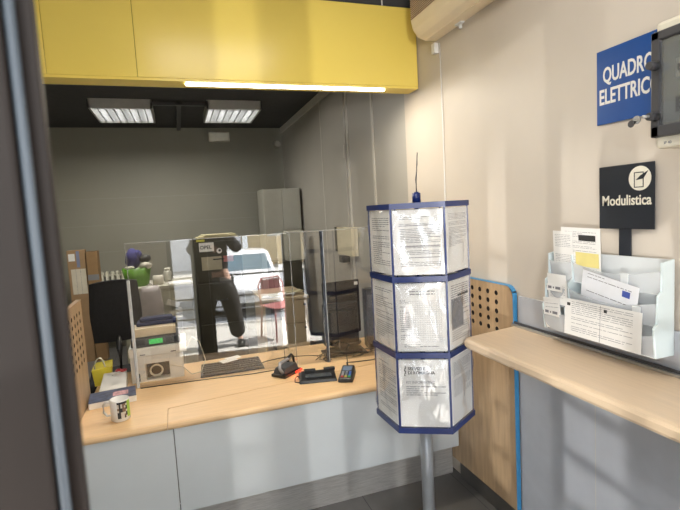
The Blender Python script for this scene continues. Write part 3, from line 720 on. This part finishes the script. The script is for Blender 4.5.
for (a, b, c, d_, m_) in ((.07, .29, 1.12, 1.27, mat('sticker_tan', (.42, .38, .28), .6)), (.31, .42, 1.20, 1.27, mat('sticker_pink', (.48, .16, .14), .5)), (.25, .40, .98, 1.03, mat('sticker_grey', (.12, .12, .10), .5)), (.03, .12, 1.445, 1.468, mat('sticker_yellow', (.6, .55, .08), .5))):
    MB().box(a, b, -.0165, -.0145, c, d_, m_).obj('sticker', t)
MB().cyl((.27, -.0145, 1.33), (.27, -.0168, 1.33), .03, PAPER, 16).cyl((.275, -.0168, 1.335), (.275, -.0172, 1.335), .014, INKD, 12).obj('sticker', t)
ST = mat('paper_yellowed', (.52, .47, .30), .7)
for k, (w, r_, l) in enumerate(((.46, 2, 'lowest'), (.42, -3, 'middle'), (.36, 4, 'topmost'))):
    tag(MB().box(-w/2, w/2, -.15, .15, 0, .012, ST, .001).obj('paper_folder', None, (.40+.01*k, 5.72, 1.4755+k*.0125), R(r_)), 'yellowed paper folder on the dark cabinet, %s of three' % l, 'folder')

# cardboard boxes standing by the radiator
t = thing('cardboard_box', 'tall flattened cardboard box with white label sheets at the far left', 'cardboard box', (-1.32, 6.5, 0), R(3))
MB().box(0, .20, 0, .12, 0, 1.40, CARD, .004).obj('carton', t)
MB().box(.015, .085, -.002, -.0005, 1.27, 1.36, PAPER).box(.10, .135, -.002, -.0005, 1.19, 1.39, mat('tape_blue', (.22, .25, .38), .4)).box(.03, .19, -.0022, -.0007, .86, 1.17, mat('label_cream', (.68, .63, .52), .6)).box(.08, .082, -.0024, -.002, .86, 1.17, INK).box(.13, .132, -.0024, -.002, .86, 1.17, INK).obj('label', t)
t = thing('cardboard_box', 'second tall cardboard box with grey tape next to the radiator', 'cardboard box', (-1.11, 6.48, 0), R(-2))
MB().box(0, .125, 0, .14, 0, 1.375, mat('cardboard_dark', (.31, .19, .09), .75), .004).obj('carton', t)
MB().box(.0, .125, -.002, -.0005, 1.02, 1.09, mat('tape_grey', (.24, .25, .27), .4)).obj('tape', t)

t = thing('radiator', 'white ribbed column radiator on the back office wall', 'radiator', (-1.19, 7.0, .17))
RW_ = mat('radiator_paint', (.66, .64, .54), .4)
for k in range(11):
    m_ = MB(); x = .035+k*.064
    m_.cyl((x, -.045, .04), (x, -.045, .86), .017, RW_, 10).cyl((x, .03, .04), (x, .03, .86), .017, RW_, 10).ball((x, -.007, .87), .03, RW_, (.85, 1.7, 1)).ball((x, -.007, .03), .03, RW_, (.85, 1.7, 1))
    m_.obj('column', t)
MB().cyl((.0, -.007, .06), (.74, -.007, .06), .014, RW_, 10).cyl((0, -.007, .84), (.74, -.007, .84), .014, RW_, 10).cyl((.05, -.007, .01), (.05, -.007, -.17), .012, RW_, 8).cyl((.69, -.007, .01), (.69, -.007, -.17), .012, RW_, 8).obj('pipe', t)

t = thing('low_cabinet', 'grey-green low cabinet carrying the green tub', 'cabinet', (-.62, 5.3, 0))
LG = mat('cabinet_greygreen', (.40, .39, .31), .5)
MB().box(0, .70, 0, .6, 0, .99, LG, .004).box(-.015, .715, -.02, .61, .99, 1.02, mat('cabinet_top', (.50, .48, .40), .5), .003).obj('body', t)
for k in (0, 1): MB().box(.008+k*.346, .346+k*.346, -.014, -.001, .06, .97, LG, .003).obj('door', t)
t = thing('plastic_tub', 'bright green tub stuffed with clothes and papers', 'tub', (-.47, 5.50, 1.0205))
GRN = mat('green_plastic', (.10, .25, .02), .4)
def ell(rx, ry, z, n=24, wv=0): return [(rx*math.cos(2*PI*i/n), ry*math.sin(2*PI*i/n), z+wv*math.sin(i*1.9)) for i in range(n)]
m_ = MB(); n = 24; vs = ell(.115, .09, 0)+ell(.145, .115, .19, wv=.010)+ell(.139, .109, .19, wv=.010)+ell(.108, .084, .008)
m_.faces(vs, [(i, (i+1) % n, n+(i+1) % n, n+i) for i in range(n)]+[(n+i, n+(i+1) % n, 2*n+(i+1) % n, 2*n+i) for i in range(n)]+[(2*n+i, 2*n+(i+1) % n, 3*n+(i+1) % n, 3*n+i) for i in range(n)]+[tuple(range(n))[::-1], tuple(range(3*n, 4*n))], GRN, True); m_.obj('tub_body', t)
tag(MB().ball((-.50, 5.50, 1.31), .075, mat('blue_cloth', (.03, .03, .16), .8), (1.0, .9, 1.5), 3, .14).ball((-.45, 5.50, 1.35), .05, mat('blue_cloth', (.03, .03, .16)), (1, 1, 1.1), 3, .2).obj('garment'), 'crumpled dark blue garment sticking out of the green tub', 'cloth')
tag(MB().ball((-.375, 5.49, 1.31), .05, mat('dark_bag', (.035, .035, .035), .6), (1.2, .9, .9), 3, .16).obj('pouch'), 'small black pouch on the right in the green tub', 'pouch')
tag(MB().ball((-.37, 5.45, 1.235), .05, mat('tissue', (.52, .49, .42), .8), (1.3, .8, .8), 2, .3).ball((-.53, 5.43, 1.225), .03, mat('tissue', (.52, .49, .42)), (1.6, .8, .6), 2, .3).obj('tissue_paper'), 'crumpled white tissue paper at the rim of the green tub', 'paper')
t = thing('paper_roll', 'squat white paper roll standing right of the green tub', 'paper roll', (-.26, 5.45, 1.0205)); MB().lathe([(0, 0), (.055, 0), (.055, .095), (.018, .095), (.018, .02), (0, .02)], mat('tissue', (.52, .49, .42))).obj('roll', t)
t = thing('jar', 'tall clear jar with pale lid on the low cabinet', 'jar', (-.165, 5.62, 1.0205)); MB().lathe([(0, 0), (.04, 0), (.045, .02), (.045, .11), (.03, .13), (0, .13)], mat('jar_grey', (.42, .41, .36), .3)).obj('body', t); MB().lathe([(0, .13), (.033, .13), (.033, .155), (0, .155)], OFFW).obj('lid', t)
t = thing('paper_stack', 'loose white papers lying on the low cabinet right of the roll', 'paper', (-.02, 5.41, 1.0205), R(8)); MB().box(-.14, .10, -.09, .12, 0, .014, PAPER, .002).obj('sheets', t); 
t = thing('plastic_bag', 'creased lilac-grey plastic bag hanging in front of the low cabinet', 'bag', (-.33, 5.2, .60))
BG = mat('lilac_plastic', (.44, .40, .40), .35, var=.12, scale=9, bump=.6)
m_ = MB(); n = 20; rg = random.Random(4); vs = []
for z, w, d_ in ((0, .10, .03), (.10, .115, .045), (.25, .11, .045), (.38, .10, .035), (.44, .075, .02)):
    vs += [(w*math.cos(2*PI*i/n)*(1+.05*rg.uniform(-1, 1)), d_*math.sin(2*PI*i/n)*(1+.3*rg.uniform(-1, 1)), z) for i in range(n)]
m_.faces(vs, [(k*n+i, k*n+(i+1) % n, (k+1)*n+(i+1) % n, (k+1)*n+i) for k in range(4) for i in range(n)]+[tuple(range(n))[::-1], tuple(range(4*n, 5*n))], BG, True); m_.obj('bag_body', t)
MB().tube([(-.03, 0, .43), (-.02, .02, .455), (0, .05, .46), (.02, .02, .455), (.03, 0, .43)], .006, BG, 6).obj('handle', t)
for k, (x, z, r_) in enumerate(((-.14, .835, 20), (-.12, .735, -14))):
    t = thing('leaflet_bundle', 'white paper bundle leaning on the low cabinet, %s of the two' % ('upper', 'lower')[k], 'paper', (x, 5.24, z)); t.rotation_euler = (R(-8), R(r_), 0); MB().box(-.05, .08, -.03, .03, -.03, .03, mat('tissue', (.52, .49, .42)), .003).obj('sheets', t)
t = thing('wall_rack', 'narrow shelf rack beneath the two white paper bundles', 'rack', (-.22, 5.14, 0)); MB().box(0, .17, 0, .13, 0, .69, LG, .003).obj('body', t); MB().box(-.01, .18, -.01, .135, .69, .70, OFFW).obj('top_board', t)

def office_chair(label, loc, rz, m):
    t = thing('office_chair', label, 'chair', loc, rz)
    b = MB(); n = 10; vs = []
    for s_, y0 in ((0, 0), (1, .05)):
        for j in range(9):
            v = j/8
            for i in range(n+1):
                u = i/n*2-1; w = .175*(1-.16*abs(v-.45)); vs.append((u*w, y0-.03*(1-u*u)*1.2-.02*math.sin(PI*v)+(.0), .84+.45*v-.02*u*u*(1 if j == 8 else 0)))
    N1 = 9*(n+1); idx = lambda s_, j, i: s_*N1+j*(n+1)+i
    fs = []
    for j in range(8):
        for i in range(n): fs += [(idx(0, j, i), idx(0, j, i+1), idx(0, j+1, i+1), idx(0, j+1, i)), (idx(1, j, i), idx(1, j+1, i), idx(1, j+1, i+1), idx(1, j, i+1))]
    for j in range(8): fs += [(idx(0, j, 0), idx(0, j+1, 0), idx(1, j+1, 0), idx(1, j, 0)), (idx(0, j, n), idx(1, j, n), idx(1, j+1, n), idx(0, j+1, n))]
    for i in range(n): fs += [(idx(0, 0, i), idx(1, 0, i), idx(1, 0, i+1), idx(0, 0, i+1)), (idx(0, 8, i), idx(0, 8, i+1), idx(1, 8, i+1), idx(1, 8, i))]
    b.faces(vs, fs, m); b.obj('backrest', t)
    MB().box(-.24, .24, .05, .50, .44, .52, m, .03, 3).obj('seat', t)
    MB().tube([(0, .02, .95), (0, -.07, .80), (0, -.06, .55), (0, .10, .43), (0, .27, .42)], .02, BLK, 8).obj('back_bar', t)
    MB().cyl((0, .27, .10), (0, .27, .44), .028, BLK).obj('column', t)
    for k in range(5):
        a = k*2*PI/5+.3; x, y = .29*math.cos(a), .27+.29*math.sin(a)
        MB().tube([(0, .27, .11), (x*.5, .27+(y-.27)*.5, .10), (x, y, .07)], [.022, .018, .014], BLK, 8).cyl((x-.012, y, .027), (x+.012, y, .027), .027, BLK, 12).obj('foot', t)
    for s_ in (-1, 1):
        MB().tube([(s_*.22, .25, .46), (s_*.27, .25, .55), (s_*.27, .22, .68), (s_*.27, .12, .70), (s_*.27, .36, .70)], .014, BLK, 8).obj('armrest', t)
    return t
office_chair('black fabric office chair directly behind the desk, back to the camera', (-.49, 3.80, 0), R(6), BLKM)

t = thing('tan_desk', 'tan office desk with drawer pedestal behind the narrow acrylic screen', 'desk', (.74, 4.82, 0))
TN = mat('tan_laminate', (.56, .45, .30), .45, var=.04)
MB().box(0, .50, 0, .75, .80, .83, TN, .002).obj('desk_top', t)
MB().box(.23, .49, .03, .6, 0, .799, TN, .002).obj('pedestal', t)
for k in range(3): 
    d_ = MB().box(.235, .485, .016, .029, .05+k*.25, .29+k*.25, TN, .002).obj('drawer', t)
    MB().cyl((.45, .016, .24+k*.25), (.45, .0, .24+k*.25), .012, BLK, 12).obj('knob', d_)
MB().box(.01, .035, .03, .6, 0, .799, TN).obj('side_panel', t)
rg = random.Random(8)
for k in range(4):
    tag(MB().box(-.09, .09, -.06, .06, 0, .010, ST if k % 2 else PAPER, .001).obj('paper_sheaf', None, (.86+k*.085, 4.95+.03*(k % 2), .8305+.0105*(k if k < 2 else k)), R(rg.uniform(-25, 25))), ('bottom', 'second', 'third', 'top')[k]+' sheaf of papers in the loose pile on the tan desk', 'paper', 'papers on the tan desk')
t = thing('black_drawer_unit', 'dark drawer unit behind the tan desk', 'cabinet', (1.02, 5.62, 0)); MB().box(0, .40, 0, .35, 0, 1.13, DK, .004).obj('body', t); 
for k in range(3): MB().box(.006, .394, -.012, -.001, .05+k*.36, .39+k*.36, DK, .003).obj('drawer', t)
t = thing('router_box', 'pale grey box on the dark drawer unit near the office wall', 'box', (1.22, 5.64, 1.131)); MB().box(0, .22, 0, .2, 0, .36, mat('box_pale', (.48, .47, .40), .5), .004).obj('body', t)
t = thing('wall_unit', 'beige electrical box on the right office wall above the monitors', 'electrical box', (WX, 4.52, 1.27), -PI/2)
MB().box(0, .42, -.07, -.001, .0, .27, mat('beige_box', (.62, .56, .40), .5), .006).obj('housing', t)
MB().box(-.13, -.004, -.05, -.001, .02, .27, DK, .004).obj('side_box', t)
MB().box(.12, .22, -.10, -.02, -.07, -.002, BLK, .004).obj('plug', t)

# ------------------------------------------------------------------ outside, seen mirrored in the screens
PAVE = mat('pavement_stone', (.52, .50, .46), .7, var=.12, scale=5)
ASPH = mat('asphalt', (.20, .21, .23), .85, var=.15, scale=20)
struct(box('pavement', -8, 9, -1.75, .26, -.8, 0, PAVE))
struct(box('road', -30, 30, -13.5, -1.75, -.9, -.7, ASPH))
struct(box('far_pavement', -30, 30, -16, -13.5, -.9, -.58, PAVE))
struct(box('sun_block', -3, 5, -.36, .25, 2.76, 2.92, GREYCEIL))  # unseen slab added to keep the sun off the shop front
struct(box('wall_facade', -3, 6, .0, .26, 2.93, 5.5, CREAM))
t = thing('railing', 'dark metal railing along the raised pavement outside', 'railing', (.0, -1.68, 0))
for z in (.12, .28, .44, .78): MB().cyl((-4, 0, z), (3.2, 0, z), .014, BLK, 8).obj('bar', t)
for x in (-4, -2.97, -1.94, -.91, .12, 1.15, 2.18, 3.2): MB().cyl((x, 0, 0), (x, 0, .80), .02, BLK, 8).obj('post', t)

def building(name, label, x0, x1, z1, wallm, wins, frame=GREYT):
    t = thing(name, label, 'building', (x0, -16, -.58))
    MB().box(0, x1-x0, -6, 0, 0, z1, wallm).box(-.1, x1-x0+.1, -6, .25, z1, z1+.3, frame).obj('facade', t)
    for (a, b, c, d_) in wins:
        w = MB().box(a-.1, b+.1, -.02, .05, c-.1, c, frame).box(a-.1, b+.1, -.02, .05, d_, d_+.1, frame).box(a-.1, a, -.02, .05, c, d_, frame).box(b, b+.1, -.02, .05, c, d_, frame).obj('window', t)
        MB().box(a, b, .0, .02, c, d_, mat('far_glass', (.16, .24, .24), .1)).obj('pane', w)
building('town_house', 'ochre house across the street with grey-framed windows', .4, 8.5, 8, mat('ochre_render', (.60, .46, .26), .8), [(1.0, 1.9, 1.4, 3.2), (3.4, 4.3, 1.4, 3.2), (5.8, 6.7, 1.4, 3.2), (1.0, 1.9, 4.6, 6.4), (3.4, 4.3, 4.6, 6.4)])
building('town_house', 'white rendered house across the street left of the ochre one', -9, .1, 9, mat('white_render', (.82, .82, .84), .8), [(1.2, 2.2, 1.2, 3.2), (3.6, 4.6, 1.2, 3.2), (1.2, 2.2, 4.6, 6.6)])

# white car parked facing the shop
t = thing('parked_car', 'white car parked in the street facing the entrance', 'car', (.36, -5.3, -.70), R(-3))
CW = mat('car_paint', (.80, .81, .83), .15, var=.01)
def loft(rows, m, smooth=True):
    """rows = list of (y, [(x, z) ...]) half sections mirrored in x"""
    mb = MB(); vs = []; k = len(rows[0][1])*2
    for y, s_ in rows: vs += [(x, y, z) for x, z in s_]+[(-x, y, z) for x, z in reversed(s_)]
    fs = [(r_*k+i, r_*k+(i+1) % k, (r_+1)*k+(i+1) % k, (r_+1)*k+i) for r_ in range(len(rows)-1) for i in range(k)]
    fs += [tuple(range(k))[::-1], tuple(range((len(rows)-1)*k, len(rows)*k))]
    mb.faces(vs, fs, m, smooth); return mb
rows = []
for y, w, zb, zs, zt in ((0, .62, .30, .55, .66), (-.06, .78, .22, .58, .72), (-.25, .85, .20, .62, .80), (-.9, .88, .20, .68, .90), (-1.3, .89, .20, .72, .96), (-3.4, .89, .20, .74, .98), (-3.9, .84, .24, .72, .96), (-4.1, .72, .34, .66, .88)):
    rows.append((y, [(.0, zb), (w-.05, zb), (w, zb+.08), (w, zs), (w-.05, zt-.04), (w-.16, zt), (0, zt+.02)]))
loft(rows, CW).obj('body_shell', t)
rows = []
for y, w, zt in ((-1.15, .74, .97), (-1.75, .66, 1.40), (-2.3, .64, 1.45), (-3.2, .64, 1.43), (-3.85, .70, .98)):
    rows.append((y, [(0, .93), (.76, .93), (w+.02, zt-.03), (w-.08, zt), (0, zt+.012)]))
loft(rows, CW).obj('roof', t)
GL = mat('car_glass', (.10, .16, .20), .03, spec=1)
MB().hull([(-.66, -1.20, 1.0), (.66, -1.20, 1.0), (.56, -1.70, 1.365), (-.56, -1.70, 1.365)], [(-.66, -1.185, 1.012), (.66, -1.185, 1.012), (.56, -1.685, 1.378), (-.56, -1.685, 1.378)], GL).obj('windscreen', t)
for s_ in (-1, 1):
    MB().hull([(s_*.755, -1.45, .98), (s_*.755, -3.55, .98), (s_*.675, -3.2, 1.37), (s_*.675, -1.85, 1.37)], [(s_*.768, -1.45, .98), (s_*.768, -3.55, .98), (s_*.688, -3.2, 1.37), (s_*.688, -1.85, 1.37)], GL).obj('side_window', t)
    MB().ball((s_*.64, -.07, .62), .10, mat('headlamp', (.55, .60, .65), .1), (1.3, .7, .75)).obj('headlight', t)
    MB().ball((s_*.95, -1.35, 1.0), .08, CW, (1.2, .8, .7)).obj('mirror', t)
    for y in (-.75, -3.3):
        w = MB().cyl((s_*.70, y, .31), (s_*.90, y, .31), .31, BLK, 28).obj('wheel', t)
        MB().cyl((s_*.895, y, .31), (s_*.905, y, .31), .20, ALU, 20).obj('hubcap', w)
g = MB()
for k in range(4): g.box(-.30, .30, -.01, .012, .50+k*.035, .52+k*.035, ALU)
g.obj('grille', t)
MB().box(-.62, .62, -.02, .02, .26, .36, DGREY, .005).obj('air_intake', t)
MB().box(-.26, .26, .012, .03, .36, .47, PAPER, .003).obj('number_plate', t)

# reddish chair by the entrance with a carton on its seat
t = thing('red_chair', 'pinkish red metal chair standing by the entrance outside', 'chair', (.78, -.50, 0), R(-28))
PK = mat('pink_red_metal', (.42, .15, .15), .35)
for x, y in ((-.19, -.18), (.19, -.18), (-.19, .18), (.19, .18)):
    MB().tube([(x*1.12, y*1.15, 0), (x, y, .44)], .012, PK, 8).obj('leg', t)
MB().box(-.21, .21, -.20, .20, .44, .46, PK, .008).obj('seat', t)
MB().tube([(-.19, -.19, .45), (-.20, -.23, .72), (-.14, -.24, .82), (.14, -.24, .82), (.20, -.23, .72), (.19, -.19, .45)], .012, PK, 8).obj('back_frame', t)
MB().hull([(-.17, -.225, .60), (.17, -.225, .60), (.15, -.245, .80), (-.15, -.245, .80)], [(-.17, -.215, .60), (.17, -.215, .60), (.15, -.235, .80), (-.15, -.235, .80)], mat('chair_back_red', (.20, .07, .07), .5)).obj('backrest', t)

# ------------------------------------------------------------------ the person taking the photograph, standing in the entrance
SKIN = mat('skin', (.55, .34, .25), .5)
def make_skin_layer(name, pts, edges, m, parent, root=0, sub=2):
    bm = bmesh.new(); lay = bm.verts.layers.skin.verify()
    vs = [bm.verts.new(p[:3]) for p in pts]
    for i, p in enumerate(pts):
        vs[i][lay].radius = (p[3], p[3]*(p[4] if len(p) > 4 else 1)); vs[i][lay].use_root = (i == root)
    for a, b in edges: bm.edges.new((vs[a], vs[b]))
    me = bpy.data.meshes.new(name); bm.to_mesh(me); bm.free(); me.materials.append(m)
    o = bpy.data.objects.new(name, me); COL.objects.link(o); o.parent = parent
    sk = o.modifiers.new('skin', 'SKIN'); sk.use_smooth_shade = True
    ss = o.modifiers.new('subdivision', 'SUBSURF'); ss.levels = sub; ss.render_levels = sub
    return o
P = thing('person', 'person in dark clothes standing in the entrance with both arms raised to take a photo', 'person', (-.03, -.36, 0))
# local: faces +y; camera is at local (0, .36, 1.70)
pts = [(0, 0, .95, .13), (0, -.01, 1.12, .12), (0, -.01, 1.32, .14), (0, -.01, 1.46, .09), (0, .0, 1.53, .055), (0, .01, 1.60, .06)]
ed = [(0, 1), (1, 2), (2, 3), (3, 4), (4, 5)]
def chain(start, new):
    prev = start
    for p in new: pts.append(p); ed.append((prev, len(pts)-1)); prev = len(pts)-1
    return prev
for s_ in (-1, 1):
    chain(0, [(s_*.11, 0, .88, .088), (s_*.19, .01, .48, .058), (s_*.235, -.01, .10, .042), (s_*.25, .09, .045, .036), (s_*.26, .16, .03, .028)])
    w_ = chain(3, [(s_*.17, -.01, 1.45, .060), (s_*.285, .09, 1.27, .045), (s_*.15, .22, 1.52, .032), (s_*.105, .26, 1.60, .027)])
    palm = chain(w_, [(s_*.090, .275, 1.645, .028), (s_*.085, .285, 1.675, .026)])
    for k in range(4):
        z = 1.705-.0*k; x = s_*.085; a = -.018+.013*k
        ln = (.030, .036, .034, .026)[k]
        pts.append((x, .285+a, z, .0095)); ed.append((palm, len(pts)-1)); b0 = len(pts)-1
        pts.append((x-s_*.012, .287+a, z+ln, .0085)); ed.append((b0, len(pts)-1)); b1 = len(pts)-1
        pts.append((x-s_*.032, .289+a, z+ln+.006, .0075)); ed.append((b1, len(pts)-1))
    pts.append((s_*.072, .262, 1.665, .011)); ed.append((palm-1, len(pts)-1)); b0 = len(pts)-1
    pts.append((s_*.045, .262, 1.675, .0095)); ed.append((b0, len(pts)-1))
make_skin_layer('body', pts, ed, SKIN, P, 0, 2)
h = MB(); h.ball((0, .025, 1.665), .092, SKIN, (.84, 1.0, 1.22), 3)
h.ball((0, .118, 1.655), .016, SKIN, (.8, 1.1, 1.5)).ball((.078, .02, 1.66), .022, SKIN, (.4, .9, 1.4)).ball((-.078, .02, 1.66), .022, SKIN, (.4, .9, 1.4))
for s_ in (-1, 1): h.ball((s_*.031, .102, 1.682), .011, mat('eye_white', (.8, .8, .78), .2)).ball((s_*.031, .1115, 1.682), .0045, INKD)
h.ball((0, .108, 1.612), .018, mat('lips', (.45, .18, .16), .5), (1.3, .5, .35))
h.obj('head', P)
hr = MB(); hr.ball((0, -.002, 1.695), .096, mat('dark_hair', (.03, .02, .015), .7), (.92, 1.0, 1.12), 3, .03); hr.obj('hair', P)
JK = mat('dark_jacket', (.020, .020, .022), .85, var=.2); TR = mat('dark_trousers', (.018, .017, .016), .9, var=.2)
jp = [(0, 0, .93, .175, .75), (0, -.005, 1.12, .165, .75), (0, -.01, 1.30, .175, .75), (0, -.01, 1.44, .125, .8), (0, -.005, 1.50, .075)]
je = [(0, 1), (1, 2), (2, 3), (3, 4)]
for s_ in (-1, 1):
    i = len(jp); jp += [(s_*.17, -.01, 1.45, .085), (s_*.30, .09, 1.275, .080), (s_*.165, .215, 1.49, .060), (s_*.110, .258, 1.60, .048)]
    je += [(3, i), (i, i+1), (i+1, i+2), (i+2, i+3)]
make_skin_layer('jacket', jp, je, JK, P, 0, 2)
tp = [(0, 0, .98, .165, .8), (0, 0, .84, .175, .8)]; te = [(0, 1)]
for s_ in (-1, 1):
    i = len(tp); tp += [(s_*.125, 0, .72, .150), (s_*.185, .01, .42, .118), (s_*.225, -.01, .09, .108)]
    te += [(1, i), (i, i+1), (i+1, i+2)]
make_skin_layer('trousers', tp, te, TR, P, 0, 2)
for s_ in (-1, 1):
    MB().ball((s_*.25, .06, .045), .05, BLK, (1.0, 2.6, .9), 3).box(s_*.25-.045, s_*.25+.045, -.06, .17, 0, .02, DGREY, .006).obj('shoe', P)
PH = thing('phone', 'dark phone held up in both hands by the person in the entrance', 'phone', (0, -.064, 1.70))
MB().box(-.078, .078, -.004, .004, -.037, .037, BLK, .003).obj('body', PH)
MB().box(-.074, .074, -.0048, -.0040, -.034, .034, mat('phone_screen', (.03, .04, .05), .1)).obj('screen', PH)
MB().cyl((.055, .004, .02), (.055, .007, .02), .008, GL, 12).obj('lens', PH)
